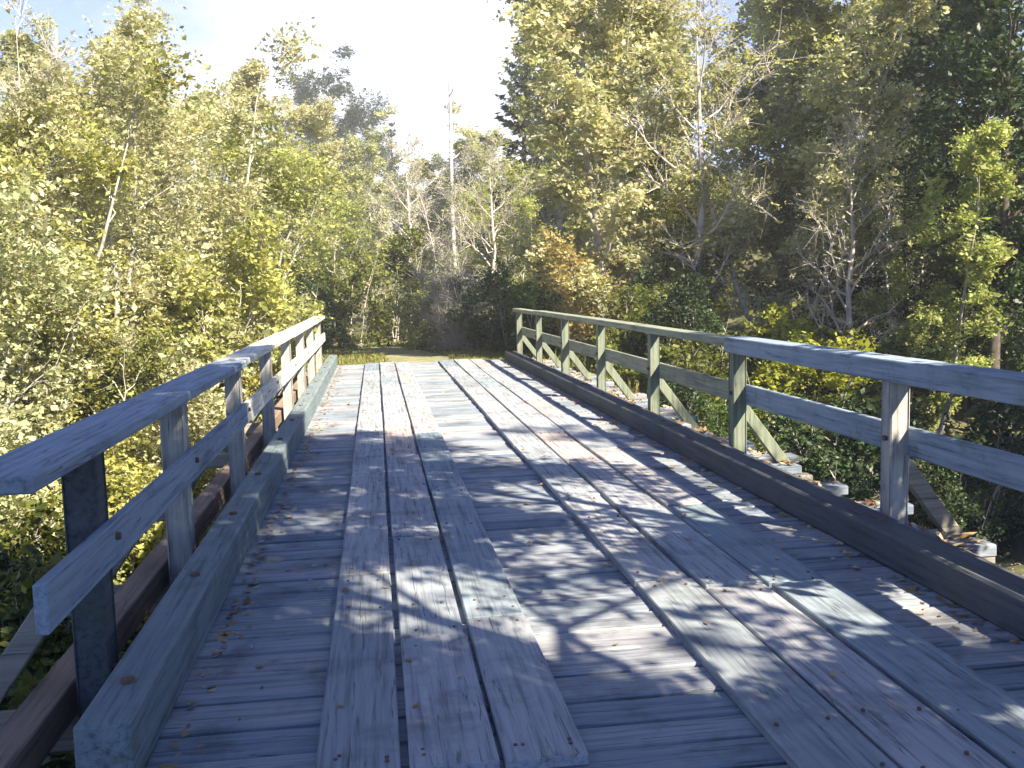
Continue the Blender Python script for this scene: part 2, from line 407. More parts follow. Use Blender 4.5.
railing(-1, [4.1] + [5.9 + 2.45 * i for i in range(7)], 1.01, 3.12, [8.30, 13.20, 18.10, Y1 + 0.1], -1.17, 0.12, 0.26, 0.055, 0.24, 0.055, True)
railing(1, [-2.3 + 2.6 * i for i in range(10)], 1.06, -2.4, [2.95, 8.15, 13.35, 18.55, Y1 + 0.2], 3.03, 0.105, 0.20, 0.13, 0.18, 0.07, False)

# ------------------------------------------------------------------ vegetation
def tube(path, radii, k=5):
    """path (n,3), radii (n) -> verts, quad faces"""
    path = np.asarray(path, float); n = len(path)
    t = np.gradient(path, axis=0); t /= np.linalg.norm(t, axis=1)[:, None] + 1e-9
    ref = np.array([0.31, 0.17, 0.93]) if abs(t[0][2]) < 0.8 else np.array([0.93, 0.31, 0.17])
    u = np.cross(t, ref); u /= np.linalg.norm(u, axis=1)[:, None] + 1e-9
    w = np.cross(t, u)
    a = np.arange(k) * 2 * np.pi / k
    ring = (u[:, None, :] * np.cos(a)[None, :, None] + w[:, None, :] * np.sin(a)[None, :, None]) * np.asarray(radii)[:, None, None]
    v = (path[:, None, :] + ring).reshape(-1, 3)
    i = np.arange(n - 1)[:, None] * k; j = np.arange(k)[None, :]; j2 = (j + 1) % k
    f = np.stack([i + j, i + j2, i + k + j2, i + k + j], -1).reshape(-1, 4)
    return v, f

class Tubes:
    def __init__(s): s.v = []; s.f = []; s.n = 0
    def add(s, path, radii, k=5):
        v, f = tube(path, radii, k); s.v.append(v); s.f.append(f + s.n); s.n += len(v)
    def mesh(s, name): return np_mesh(name, np.concatenate(s.v), np.concatenate(s.f), True)

def leaves_mesh(name, pts, size, rng, flat=0.5, aspect=0.58, dirs=None):
    n = len(pts)
    l = size * np.clip(rng.lognormal(-0.06, 0.38, n), 0.35, 2.2)
    nrm = rng.normal(size=(n, 3)); nrm[:, 2] = np.abs(nrm[:, 2]) + flat
    nrm /= np.linalg.norm(nrm, axis=1)[:, None]
    d = rng.normal(size=(n, 3)) if dirs is None else dirs + 0.25 * rng.normal(size=(n, 3))
    d -= nrm * np.sum(d * nrm, 1)[:, None]; d /= np.linalg.norm(d, axis=1)[:, None] + 1e-9
    s = np.cross(nrm, d)
    a = pts - d * (l / 2)[:, None]; c = pts + d * (l / 2)[:, None]
    w = (l * aspect / 2)[:, None]
    b_ = pts + s * w - nrm * w * 0.25; e = pts - s * w - nrm * w * 0.25
    V = np.stack([a, b_, c, e], 1).reshape(-1, 3)
    F = np.arange(4 * n).reshape(n, 4)
    return np_mesh(name, V, F)

def broad_tree(seed, H, base, spread, nleaf, leaf, stems=1, limbs=16, twig=False, shape='round', upsweep=0.7, trunk_r=None, wood=True, sigma=0.20):
    """returns trunk mesh, crown mesh"""
    rng = np.random.default_rng(seed)
    T = Tubes(); anchors = []
    trunk_r = trunk_r or 0.016 * H
    for s in range(stems):
        az0 = rng.uniform(0, 2 * np.pi)
        lean = 0.0 if stems == 1 else rng.uniform(0.12, 0.42)
        h = H * (1 if s == 0 else rng.uniform(0.7, 1.0))
        n = 9
        tt = np.linspace(0, 1, n)
        off = np.cumsum(rng.normal(0, 0.016 * h, (n, 2)), 0) * 0.8; off[0] = 0
        p = np.stack([np.cos(az0) * lean * h * tt ** 1.3 + off[:, 0] + 0.25 * (stems > 1) * np.cos(az0), np.sin(az0) * lean * h * tt ** 1.3 + off[:, 1] + 0.25 * (stems > 1) * np.sin(az0), h * tt - 0.25 * (1 - tt)], 1)
        r0 = trunk_r * (1 if stems == 1 else 0.55)
        T.add(p, r0 * (1 - 0.93 * tt) * (1 + 0.35 * np.exp(-tt * 14)), 7)
        nl = max(5, limbs // stems if stems > 1 else limbs)
        for i in range(nl):
            t = base + (0.97 - base) * ((i + rng.uniform(0, 0.9)) / nl)
            q = np.array([np.interp(t, tt, p[:, c]) for c in range(3)])
            u = (t - base) / (1 - base)
            prof = {'round': math.sin(math.pi * (0.16 + 0.80 * u)) ** 0.8, 'spire': (1 - u) ** 0.8 + 0.08, 'vase': 0.45 + 0.6 * u * (1.25 - u), 'skirt': (1 - 0.62 * u)}[shape]
            Ln = spread * prof * rng.uniform(0.65, 1.25) * (1 if stems == 1 else 0.7)
            az = i * 2.4 + rng.uniform(-0.5, 0.5)
            el = upsweep * rng.uniform(0.4, 1.3) + 0.35 * u
            k = 6; sgm = np.linspace(0, 1, k)
            dirv = np.array([math.cos(az) * math.cos(el), math.sin(az) * math.cos(el), math.sin(el)])
            bend = np.cumsum(rng.normal(0, 0.045 * Ln, (k, 3)), 0); bend[0] = 0
            lp = q + dirv * Ln * sgm[:, None] + bend + np.array([0, 0, 0.12 * Ln]) * (sgm ** 2)[:, None]
            lr = max(0.010, r0 * (1 - 0.85 * t) * 0.5)
            T.add(lp, lr * (1 - 0.85 * sgm), 5)
            ns = int(rng.integers(5, 9))
            for j in range(ns):
                sj = rng.uniform(0.2, 1.0)
                a0 = np.array([np.interp(sj, sgm, lp[:, c]) for c in range(3)])
                dv = dirv * 0.6 + rng.normal(0, 0.6, 3) + np.array([0, 0, 0.25]); dv /= np.linalg.norm(dv)
                sl = Ln * rng.uniform(0.22, 0.48) * (1.1 - 0.5 * sj)
                sp = a0 + dv * sl * np.linspace(0, 1, 4)[:, None] + np.cumsum(rng.normal(0, 0.04 * sl, (4, 3)), 0)
                T.add(sp, lr * 0.42 * np.array([1, .75, .5, .25]), 4)
                anchors.append(sp[1:]); anchors.append(sp[2:])
                if twig:
                    for _ in range(6):
                        b0 = sp[int(rng.integers(1, 4))]
                        dv2 = dv * 0.7 + rng.normal(0, 0.55, 3) + np.array([0, 0, 0.3]); dv2 /= np.linalg.norm(dv2)
                        tl = rng.uniform(0.25, 0.7)
                        tp = b0 + dv2 * tl * np.linspace(0, 1, 3)[:, None]
                        T.add(tp, [0.007, 0.005, 0.003], 3); anchors.append(tp[1:])
    A = np.concatenate(anchors)
    # some shoots carry many leaves and some few, so that sky and shade show between clumps
    wgt = rng.gamma(0.9, 1.0, len(A)) + 0.05; wgt /= wgt.sum()
    per = 6; ns = nleaf // per
    idx = rng.choice(len(A), ns, p=wgt)
    ctr = A[idx] + rng.normal(0, sigma, (ns, 3)) * np.array([1, 1, 0.75])
    sd = rng.normal(size=(ns, 3)); sd[:, 2] = sd[:, 2] * 0.5 - 0.25; sd /= np.linalg.norm(sd, axis=1)[:, None]
    lat = np.cross(sd, np.array([0, 0, 1.0])); lat /= np.linalg.norm(lat, axis=1)[:, None] + 1e-6
    j = np.tile(np.arange(per), ns); q = np.repeat(np.arange(ns), per)
    stp = leaf * 0.55
    pts = ctr[q] + sd[q] * ((j - 2.5) * stp)[:, None] + lat[q] * (((j % 2) * 2 - 1) * leaf * 0.38)[:, None] + rng.normal(0, leaf * 0.16, (ns * per, 3))
    pts = pts[pts[:, 2] > 0.06 * H * (base > 0.02)]
    return T.mesh('trunk'), leaves_mesh('crown', pts, leaf, rng)

def conifer(seed, H, spread, base=0.1, nspray=9000, size=0.26, whorls=26):
    rng = np.random.default_rng(seed)
    T = Tubes(); P = []; D = []
    tt = np.linspace(0, 1, 7)
    off = np.cumsum(rng.normal(0, 0.006 * H, (7, 2)), 0); off[0] = 0
    p = np.stack([off[:, 0], off[:, 1], H * tt - 0.3 * (1 - tt)], 1)
    T.add(p, 0.017 * H * (1 - 0.95 * tt), 7)
    lim = []
    for w in range(whorls):
        t = base + (0.98 - base) * (w + rng.uniform(0, .6)) / whorls
        for j in range(int(rng.integers(4, 7))):
            if rng.uniform() < 0.14: continue
            u = (t - base) / (1 - base)
            Ln = (spread * (1 - u) ** 0.85 + 0.12) * rng.uniform(0.55, 1.15)
            az = rng.uniform(0, 2 * np.pi); dr = rng.uniform(-0.35, 0.05) + 0.35 * u
            sg = np.linspace(0, 1, 5)
            q = np.array([np.interp(t, tt, p[:, c]) for c in range(3)])
            lp = q + np.stack([np.cos(az) * Ln * sg, np.sin(az) * Ln * sg, Ln * (dr * sg + 0.22 * sg ** 2.5)], 1)
            T.add(lp, max(0.006, 0.0045 * H * (1 - t)) * (1 - 0.85 * sg), 4)
            lim.append((lp, Ln, az))
    W = np.array([l[1] for l in lim]); W /= W.sum()
    ch = rng.choice(len(lim), nspray, p=W)
    sg = np.linspace(0, 1, 5)
    s = rng.uniform(0.12, 1.05, nspray)
    LP = np.stack([l[0] for l in lim])[ch]; LN = np.array([l[1] for l in lim])[ch]; AZ = np.array([l[2] for l in lim])[ch]
    k = np.clip((s * 4).astype(int), 0, 3); fr = s * 4 - k
    i = np.arange(nspray)
    pos = LP[i, k] * (1 - fr)[:, None] + LP[i, k + 1] * fr[:, None]
    side = rng.normal(0, 1, nspray) * 0.2 * LN * (1.05 - s)
    pos += np.stack([-np.sin(AZ) * side, np.cos(AZ) * side, -np.abs(side) * 0.35 + rng.normal(0, 0.05, nspray)], 1)
    sgn = np.sign(side)
    d = np.stack([np.cos(AZ) - sgn * np.sin(AZ) * 0.8, np.sin(AZ) + sgn * np.cos(AZ) * 0.8, np.full(nspray, -0.35)], 1)
    return T.mesh('trunk'), leaves_mesh('crown', pos, size, rng, 0.8, 0.34, d)

ALL = {}
def proto(key, meshes, bark, leaf):
    tm, cm = meshes
    # materials sit on the object so that copies may share the mesh
    ALL[key] = (tm, cm, bark, leaf)

def plant(kind, name, x, y, sc=1.0, rz=None, leaf=None, bark=None, label=None, cat='tree', group=None, sz=None, dz=0.0):
    tm, cm, bk, lf = ALL[kind]
    r = empty(name, (x, y, tz(x, y) - 0.05 + dz), rnd.uniform(0, 6.28) if rz is None else rz, sc)
    if sz: r.scale = (sc, sc, sz)
    tag(r, label, cat, group)
    for nm, me, mt in (('trunk' if cat == 'tree' else 'stems', tm, bark or bk), ('crown' if cat == 'tree' else 'foliage', cm, leaf or lf)):
        o = bpy.data.objects.new(nm, me)
        if not me.materials: me.materials.append(mt)
        o.material_slots[0].link = 'OBJECT'; o.material_slots[0].material = mt
        o.parent = r; link(o)
    return r

proto('alder_a', broad_tree(11, 10, 0.12, 2.7, 36000, 0.12, limbs=26, shape='round'), M_bark, L_yg)
proto('alder_b', broad_tree(12, 10, 0.08, 2.9, 36000, 0.12, limbs=28, shape='vase'), M_bark, L_yg)
proto('alder_c', broad_tree(13, 10, 0.16, 2.5, 32000, 0.12, limbs=24, shape='round', stems=2), M_bark, L_yg)
proto('willow_a', broad_tree(21, 6, 0.04, 2.6, 36000, 0.075, stems=5, limbs=40, shape='skirt', trunk_r=0.11), M_bark, L_pale)
proto('willow_b', broad_tree(22, 6, 0.03, 2.9, 40000, 0.075, stems=6, limbs=48, shape='round', trunk_r=0.11), M_bark, L_pale)
proto('bare_a', broad_tree(31, 7, 0.12, 2.2, 4200, 0.07, stems=3, limbs=30, twig=True, shape='vase', trunk_r=0.10, sigma=0.12), M_twig, L_pale)
proto('bare_b', broad_tree(32, 9, 0.15, 2.4, 5000, 0.08, stems=1, limbs=26, twig=True, shape='round', sigma=0.12), M_twig, L_yg)
proto('shade_a', broad_tree(41, 13, 0.30, 4.2, 42000, 0.15, limbs=26, shape='round', sigma=0.28), M_darkbark, L_olive)
proto('shade_b', broad_tree(42, 13, 0.34, 3.8, 15000, 0.15, limbs=22, shape='vase', sigma=0.26), M_darkbark, L_olive)
proto('shade_thin', broad_tree(43, 13, 0.34, 4.0, 3800, 0.20, limbs=7, shape='round', sigma=0.26), M_darkbark, L_olive)
proto('bush_a', broad_tree(51, 1.6, 0.0, 1.0, 7000, 0.065, stems=6, limbs=30, shape='round', trunk_r=0.03, sigma=0.10), M_twig, L_green)
proto('bush_b', broad_tree(52, 2.0, 0.0, 1.2, 8000, 0.07, stems=7, limbs=35, shape='skirt', trunk_r=0.03, sigma=0.11), M_twig, L_olive)
proto('bush_c', broad_tree(53, 1.2, 0.0, 0.9, 4500, 0.08, stems=6, limbs=24, shape='skirt', trunk_r=0.025, sigma=0.09), M_twig, L_yg)
proto('bare_bush', broad_tree(54, 1.7, 0.0, 1.0, 900, 0.05, stems=7, limbs=35, shape='vase', twig=True, trunk_r=0.03, sigma=0.08), M_twig, L_litter)
proto('fir_a', conifer(61, 13, 2.5), M_darkbark, L_fir)
proto('fir_b', conifer(62, 13, 2.9, nspray=11000), M_darkbark, L_fir)
proto('far_fir', conifer(63, 12, 2.2, nspray=2600, size=0.5, whorls=18), M_darkbark, L_fir)

def px_x(px, y): return (px - 375) / 995 * y
def T(kind, name, px, y, sc, label, leaf=None, bark=None, rz=None, group=None, sz=None, cat='tree', dz=0.0):
    return plant(kind, name, px_x(px, y), y, sc, rz, leaf, bark, label, cat, group, sz, dz)

GL = 'trees on the left of the creek'; GR = 'trees on the right of the creek'
# left mass, near to far
T('willow_b', 'willow_tree', -60, 13.5, 1.05, 'pale yellow willow filling the left edge nearest the railing', L_pale, group=GL)
T('willow_a', 'willow_tree', 45, 16.5, 1.05, 'yellow-green willow with a thin dark stem behind the near left railing', L_yg, group=GL)
T('alder_b', 'alder_tree', -40, 21, 0.70, 'pale leafy alder reaching highest at the left edge', L_pale, group=GL)
T('willow_b', 'willow_tree', 120, 19, 1.12, 'bright yellow willow left of the sunlit white railing', L_pale, group=GL)
T('alder_a', 'alder_tree', 80, 25, 0.75, 'tall pale alder whose top meets the blue sky on the left', L_pale, group=GL)
T('willow_a', 'willow_tree', 195, 22, 1.15, 'golden willow above the middle of the left top rail', L_pale, group=GL)
T('alder_b', 'alder_tree', 165, 30, 0.84, 'broad pale alder in the second row above the left railing', L_pale, group=GL)
T('bare_a', 'bare_tree', 20, 18.5, 0.95, 'half bare grey-twigged tree among the leaves at far left', L_pale, group=GL)
T('willow_b', 'willow_tree', 250, 26, 1.12, 'green-yellow willow just left of the far rail end', L_yg, group=GL)
T('alder_c', 'alder_tree', 240, 35, 0.90, 'two-stemmed pale alder under the white sky left of centre', L_pale, group=GL)
T('alder_a', 'alder_tree', 305, 40, 0.86, 'hazy pale alder with its crown below the far dark ridge', L_pale, group=GL)
T('bare_a', 'bare_tree', 285, 31, 0.85, 'pinkish bare-twigged tree above the far left rail end', L_pale, group=GL)
T('willow_a', 'willow_tree', 318, 33, 0.85, 'rounded willow hanging over the dark hollow past the bridge', L_yg, group=GL)
# centre
T('alder_b', 'alder_tree', 375, 46, 0.75, 'grey-green alder straight ahead above the dark hollow', L_pale, group='trees ahead of the bridge')
T('bare_b', 'bare_tree', 410, 42, 0.82, 'grey bare tree straight ahead right of the dark hollow', L_pale, group='trees ahead of the bridge')
T('bare_a', 'bare_tree', 452, 34, 0.86, 'grey bare many-stemmed tree ahead beside the pale pole-like trunk', L_pale, group='trees ahead of the bridge')
T('bare_b', 'bare_tree', 492, 31, 0.68, 'short grey bare tree left of the far right rail end', L_yg, group='trees ahead of the bridge')
T('willow_a', 'willow_tree', 510, 38, 0.95, 'small yellow-green tree below the dark blue-green fir', L_yg, group='trees ahead of the bridge')
T('alder_c', 'alder_tree', 402, 50, 0.80, 'pale far alder below the lowest dark skyline tree', L_pale, group='trees ahead of the bridge')
T('alder_a', 'alder_tree', 436, 54, 0.80, 'pale far alder just left of the lone bleached trunk', L_pale, group='trees ahead of the bridge')
T('alder_b', 'alder_tree', 482, 52, 0.84, 'pale far alder between the bleached trunk and the dark fir', L_pale, group='trees ahead of the bridge')
T('fir_b', 'fir_tree', 522, 47, 1.08, 'dark blue-green fir at the edge of the white sky', L_fir)
# darker wood on the skyline left of the pale trunk
GF = 'dark trees on the far skyline'
for key, px, y, sc, lab in (('alder_c', 296, 92, 1.62, 'leftmost dark tree on the far skyline above the pale alders'),
        ('alder_b', 328, 95, 1.72, 'highest dark tree on the far skyline left of the pale trunk'),
        ('fir_b', 352, 90, 1.16, 'dark fir on the far skyline between the broad dark trees'),
        ('shade_b', 375, 96, 1.20, 'broad dark tree in the middle of the far skyline'),
        ('fir_a', 398, 98, 1.12, 'dark pointed fir right of the middle of the far skyline'),
        ('alder_c', 424, 102, 1.25, 'lowest dark tree on the far skyline beside the pale trunk')):
    T(key, 'skyline_tree', px, y, sc, lab, L_dark, M_darkbark, group=GF)
# right mass
T('alder_b', 'alder_tree', 570, 43, 1.45, 'tall yellow-green alder right of the fir above the far rail', L_yg, group=GR)
T('alder_a', 'alder_tree', 612, 22.5, 0.98, 'yellow-green alder behind the far end of the right railing', L_pale, group=GR)
T('alder_c', 'alder_tree', 695, 26, 0.80, 'two-stemmed alder with bright top in the middle of the right bank', L_pale, group=GR)
T('alder_a', 'alder_tree', 800, 27, 1.25, 'large alder with pale lime crown at top right of centre', L_pale, group=GR)
T('bare_b', 'bare_tree', 705, 22, 0.92, 'slender grey tree with pale bare stems behind the right railing', L_yg, group=GR)
T('alder_c', 'alder_tree', 790, 21, 0.88, 'pale two-stemmed alder right of the slender grey tree', L_pale, group=GR)
T('alder_b', 'alder_tree', 860, 25, 1.15, 'leafy yellow-green alder above the lime bush on the right', L_yg, group=GR)
T('bare_b', 'bare_tree', 875, 19, 0.66, 'grey bare tree tangled before the dark trees on the right', L_pale, group=GR)
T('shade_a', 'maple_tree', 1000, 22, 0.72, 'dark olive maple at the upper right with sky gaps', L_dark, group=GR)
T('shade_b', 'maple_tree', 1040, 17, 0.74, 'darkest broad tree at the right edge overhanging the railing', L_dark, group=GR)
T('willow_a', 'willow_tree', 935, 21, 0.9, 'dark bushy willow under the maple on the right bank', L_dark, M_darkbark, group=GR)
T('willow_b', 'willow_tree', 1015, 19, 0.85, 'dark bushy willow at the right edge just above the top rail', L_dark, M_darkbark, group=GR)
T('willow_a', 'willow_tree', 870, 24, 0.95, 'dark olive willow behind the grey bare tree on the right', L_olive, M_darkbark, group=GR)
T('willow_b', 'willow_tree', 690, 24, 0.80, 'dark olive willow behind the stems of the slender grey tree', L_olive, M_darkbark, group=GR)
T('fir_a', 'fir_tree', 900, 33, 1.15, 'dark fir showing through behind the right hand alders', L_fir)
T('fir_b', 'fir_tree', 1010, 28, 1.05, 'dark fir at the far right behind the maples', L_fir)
T('alder_c', 'alder_tree', 960, 18, 0.62, 'young yellow-green alder lit before the dark right edge', L_yg, group=GR)
T('alder_b', 'alder_tree', 660, 40, 1.35, 'tall pale alder rising behind the middle right alders', L_pale, group=GR)
T('alder_a', 'alder_tree', 800, 38, 1.25, 'far yellow-green alder closing the gap behind the right bank', L_yg, group=GR)

# the slender pale trunk that stands alone against the sky
rng = np.random.default_rng(5)
tb = Tubes(); n = 10; tt = np.linspace(0, 1, n)
hh = 9.6
tb.add(np.stack([0.03 * np.sin(tt * 9), 0.05 * np.sin(tt * 6 + 1), hh * tt - .3 * (1 - tt)], 1), 0.10 * (1 - 0.55 * tt), 8)
xx = px_x(455, 36)
snag = empty('dead_tree', (xx, 36, tz(xx, 36)))
tag(snag, 'slender pale limbless trunk standing alone against the white sky', 'tree')
mesh_obj('trunk', tb.mesh('trunk'), M_paletrunk, snag)
tb = Tubes()
for i in range(3):
    z = hh * rng.uniform(0.55, 0.99); a = rng.uniform(0, 6.28); l = rng.uniform(0.2, 0.55)
    tb = Tubes()
    tb.add(np.array([[0, 0, z], [math.cos(a) * l * .6, math.sin(a) * l * .6, z + l * .3], [math.cos(a) * l, math.sin(a) * l, z + l * .7]]), [0.03, 0.02, 0.008], 4)
    mesh_obj('branch_stub', tb.mesh('branch_stub'), M_paletrunk, snag)

# unseen trees shading near deck and right bank; left pair added to block sky
SHADE = [
        ('shade_a', 3.47, 0.47, 0.56, 0.67, 4.37, 'broad shade tree off the right railing beside the near deck'),
        ('shade_a', 4.81, -4.72, 0.81, 0.97, 0.227, 'shade tree right of the track just before the bridge'),
        ('shade_a', 4.25, 3.3, 0.53, 0.66, 4.35, 'small dense shade tree close behind the near right railing'),
        ('shade_thin', 10.08, -5.96, 0.8, 0.8, 2.58, 'thin leaved shade tree farther right of the track before the bridge'),
        ('shade_thin', 11.35, 0.72, 0.93, 0.93, 0.087, 'thin leaved shade tree farthest out on the near right bank'),
        ('shade_a', 6.76, -7.49, 1.0, 1.0, 0.12, 'spreading shade tree behind the others on the right of the track'),
        ('shade_b', 10.28, -10.06, 0.94, 0.94, -0.34, 'tall shade tree farthest back on the right of the track'),
        ('shade_a', 13.0, 3.4, 0.75, 0.75, 1.0, 'dense shade tree on the right bank well off the railing'),
        ('shade_a', 15.5, 8.0, 0.80, 0.80, 2.5, 'dense shade tree deepest in the wood right of the creek'),
        ('shade_a', -6.6, 2.0, 0.85, 0.85, 3.5, 'added unseen shade tree blocking sky above the near left creek bank'),
        ('shade_b', -5.5, -4.0, 0.95, 0.95, 4.5, 'added unseen shade tree blocking sky left of the track before the bridge')]
for kind, x, y, sc, szz, rz, lab in SHADE:
    plant(kind, 'shade_tree', x, y, sc, rz, L_shade, None, lab, 'tree', 'shade trees beside the near end', szz)

# far ridge woods, single firs one can tell apart on the skyline
for i in range(60):
    y = rnd.uniform(95, 170); px = rnd.uniform(-150, 415)
    x = px_x(px, y)
    plant('far_fir', 'ridge_fir', x, y, rnd.uniform(0.5, 0.8), label='small dark fir on the hazy ridge beyond the bridge', cat='tree', group='firs on the far ridge')

# shrubs
def bush(kind, px, y, sc, label, group=None, leaf=None, name='shrub', sz=None):
    return plant(kind, name, px_x(px, y), y, sc, None, leaf, None, label, 'shrub', group, sz)
bush('bush_b', 828, 17.5, 1.5, 'bright lime bush above the near right top rail', leaf=L_lime)
bush('bush_a', 755, 16.5, 1.1, 'green bush left of the lime bush behind the right railing', leaf=L_green)
bush('bush_b', 602, 22.3, 1.35, 'tan golden bush behind the middle of the right railing', leaf=L_orange)
bush('bush_a', 640, 24, 1.15, 'dark green bush right of the tan golden bush', leaf=L_green)
bush('bush_b', 1000, 15.5, 1.4, 'dark shrub under the dark trees at the right edge', leaf=L_dark)
bush('bush_b', 905, 15, 1.1, 'dark evergreen shrub right of the lime bush', leaf=L_dark)
bush('bush_a', 550, 25, 1.2, 'green bush at the far right rail end', leaf=L_green)
bush('bush_b', 480, 27.5, 1.1, 'dark green bush on the verge right of the track', leaf=L_green)
bush('bush_a', 425, 29, 1.25, 'yellowish bush on the verge straight ahead', leaf=L_yg)
bush('bare_bush', 455, 28, 1.2, 'bare grey bush straight ahead right of the yellowish bush')
bush('bush_b', 300, 27.5, 1.35, 'dark bush behind the far left rail end', leaf=L_dark)
bush('bush_a', 345, 31, 1.7, 'dark bush in the hollow left of the track', leaf=L_olive)
bush('bush_b', 385, 34, 1.7, 'dark bush in the hollow right behind the track bend', leaf=L_olive)
bush('bush_a', 262, 25.5, 1.3, 'olive bush left of the far left rail end', leaf=L_olive)
bush('bush_c', 205, 21, 1.5, 'golden bush under the golden willow behind the left rail', leaf=L_rust)
GLS = 'undergrowth along the left bank'; GRS = 'undergrowth along the right bank'
for i in range(26):
    y = rnd.uniform(14.5, 21); x = rnd.uniform(-9, -2.4)
    plant(rnd.choice(['bush_a', 'bush_b', 'bush_c']), 'shrub', x, y, rnd.uniform(0.9, 1.5), None, rnd.choice([L_yg, L_yg, L_pale, L_olive, L_rust]), None,
          'leafy yellowish shrub in the undergrowth seen through the left railing', 'shrub', GLS)
for i in range(10):
    y = rnd.uniform(2.5, 8); x = rnd.uniform(-5.5, -2.4)
    plant(rnd.choice(['bush_a', 'bush_c']), 'shrub', x, y, rnd.uniform(0.7, 1.1), None, rnd.choice([L_yg, L_olive, L_green]), None,
          'low green shrub on the near left bank below the railing', 'shrub', 'low shrubs below the near left railing')
for i in range(9):
    y = 3.3 + i * 0.62; x = -2.25 - rnd.uniform(0, 0.5) - (0.25 if i < 2 else 0)
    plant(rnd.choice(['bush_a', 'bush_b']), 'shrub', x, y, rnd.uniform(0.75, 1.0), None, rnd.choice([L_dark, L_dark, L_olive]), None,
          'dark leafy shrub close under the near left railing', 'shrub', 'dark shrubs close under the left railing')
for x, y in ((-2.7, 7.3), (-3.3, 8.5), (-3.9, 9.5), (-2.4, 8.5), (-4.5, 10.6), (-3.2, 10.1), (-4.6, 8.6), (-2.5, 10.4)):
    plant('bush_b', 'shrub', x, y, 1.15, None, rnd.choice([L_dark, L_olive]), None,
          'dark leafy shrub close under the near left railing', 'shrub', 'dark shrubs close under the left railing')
for i in range(34):
    y = rnd.uniform(14.5, 22); x = rnd.uniform(4.6, 15)
    plant(rnd.choice(['bush_a', 'bush_b', 'bush_a', 'bush_b', 'bush_c']), 'shrub', x, y, rnd.uniform(0.7, 1.35), None, rnd.choice([L_dark, L_dark, L_olive]) if x > 5.6 else rnd.choice([L_dark, L_olive]), None,
          'tangled shrub in the undergrowth behind the right railing', 'shrub', GRS)
for i in range(14):
    y = rnd.uniform(4.5, 9); x = rnd.uniform(4.6, 11)
    plant(rnd.choice(['bush_c', 'bare_bush', 'bare_bush']), 'shrub', x, y, rnd.uniform(0.6, 0.95), None, rnd.choice([L_dark, L_olive, L_litter]), None,
          'sparse low shrub on the right bank below the railing', 'shrub', 'low shrubs below the near right railing')
for i in range(24):
    y = rnd.uniform(24, 34); s = rnd.choice([-1, 1]); x = float(road_x(y)) + s * rnd.uniform(2.6, 7)
    plant(rnd.choice(['bush_a', 'bush_b', 'bush_c']), 'shrub', x, y, rnd.uniform(0.8, 1.4), None, rnd.choice([L_olive, L_yg, L_pale, L_green]), None,
          'shrub along the verge of the gravel track past the bridge', 'shrub', 'shrubs along the far track')

# pale boulders on the right bank
for i in range(26):
    x = rnd.uniform(3.9, 6.6); y = rnd.uniform(5.5, 17)
    bm = bmesh.new()
    bmesh.ops.create_icosphere(bm, subdivisions=2, radius=1)
    sx, sy, szz = rnd.uniform(.16, .5), rnd.uniform(.16, .4), rnd.uniform(.12, .28)
    ph = rnd.uniform(0, 9)
    for v in bm.verts:
        k = 1 + 0.16 * math.sin(v.co.x * 3 + ph) + 0.13 * math.sin(v.co.y * 4 + ph * 2) + 0.1 * math.sin(v.co.z * 5 + ph * 3) + rnd.uniform(-.05, .05)
        v.co = Vector((v.co.x * sx, v.co.y * sy, v.co.z * szz)) * k
    o = bm_obj('boulder', bm, M_rock)
    o.location = (x, y, tz(x, y) + szz * 0.35); o.rotation_euler = (0, 0, rnd.uniform(0, 6))
    tag(o, 'pale boulder on the bank below the right railing', 'boulder', 'boulders on the right bank')

# grass and litter
rng = np.random.default_rng(77)
def blades(n, fx, h):
    P = []
    while len(P) < n:
        x, y = fx()
        P.append((x, y, tz(x, y)))
    P = np.array(P)
    a = rng.uniform(0, 6.28, n); hh = h * rng.uniform(0.5, 1.4, n); w = 0.012 + 0.01 * rng.uniform(size=n)
    dx = np.stack([np.cos(a), np.sin(a), 0 * a], 1); ln = np.stack([np.cos(a + 1.3), np.sin(a + 1.3), 0 * a], 1) * (hh * rng.uniform(0.1, 0.6, n))[:, None]
    up = np.array([0, 0, 1.0])
    b0 = P - dx * w[:, None]; b1 = P + dx * w[:, None]
    m1 = P + ln * 0.35 + up * (hh * 0.6)[:, None] + dx * (w * .8)[:, None]; m0 = m1 - dx * (w * 1.6)[:, None]
    tp = P + ln + up * hh[:, None]
    V = np.stack([b0, b1, m1, tp, m0], 1).reshape(-1, 3)
    return V, np.arange(5 * n).reshape(n, 5)
def far_verge():
    y = 21.4 + rng.gamma(1.6, 3.0); s = rng.choice([-1, 1])
    return float(road_x(y)) + s * (0.75 + rng.gamma(1.5, 1.1)), y + 0.2
def bank():
    s = rng.choice([-1, 1]); x = rng.uniform(3.7, 11) if s > 0 else rng.uniform(-9, -1.7)
    y = rng.choice([rng.uniform(-1, 6), rng.uniform(15, 22)])
    return x, y
Va, Fa = blades(34000, far_verge, 0.13); Vb, Fb = blades(16000, bank, 0.34)
o = mesh_obj('grass', np_mesh('grass', np.concatenate([Va, Vb]), np.concatenate([Fa, Fb + len(Va)])), L_grass)
tag(o, 'sunlit yellowish grass on the verges and banks around the bridge', 'grass', kind='stuff')

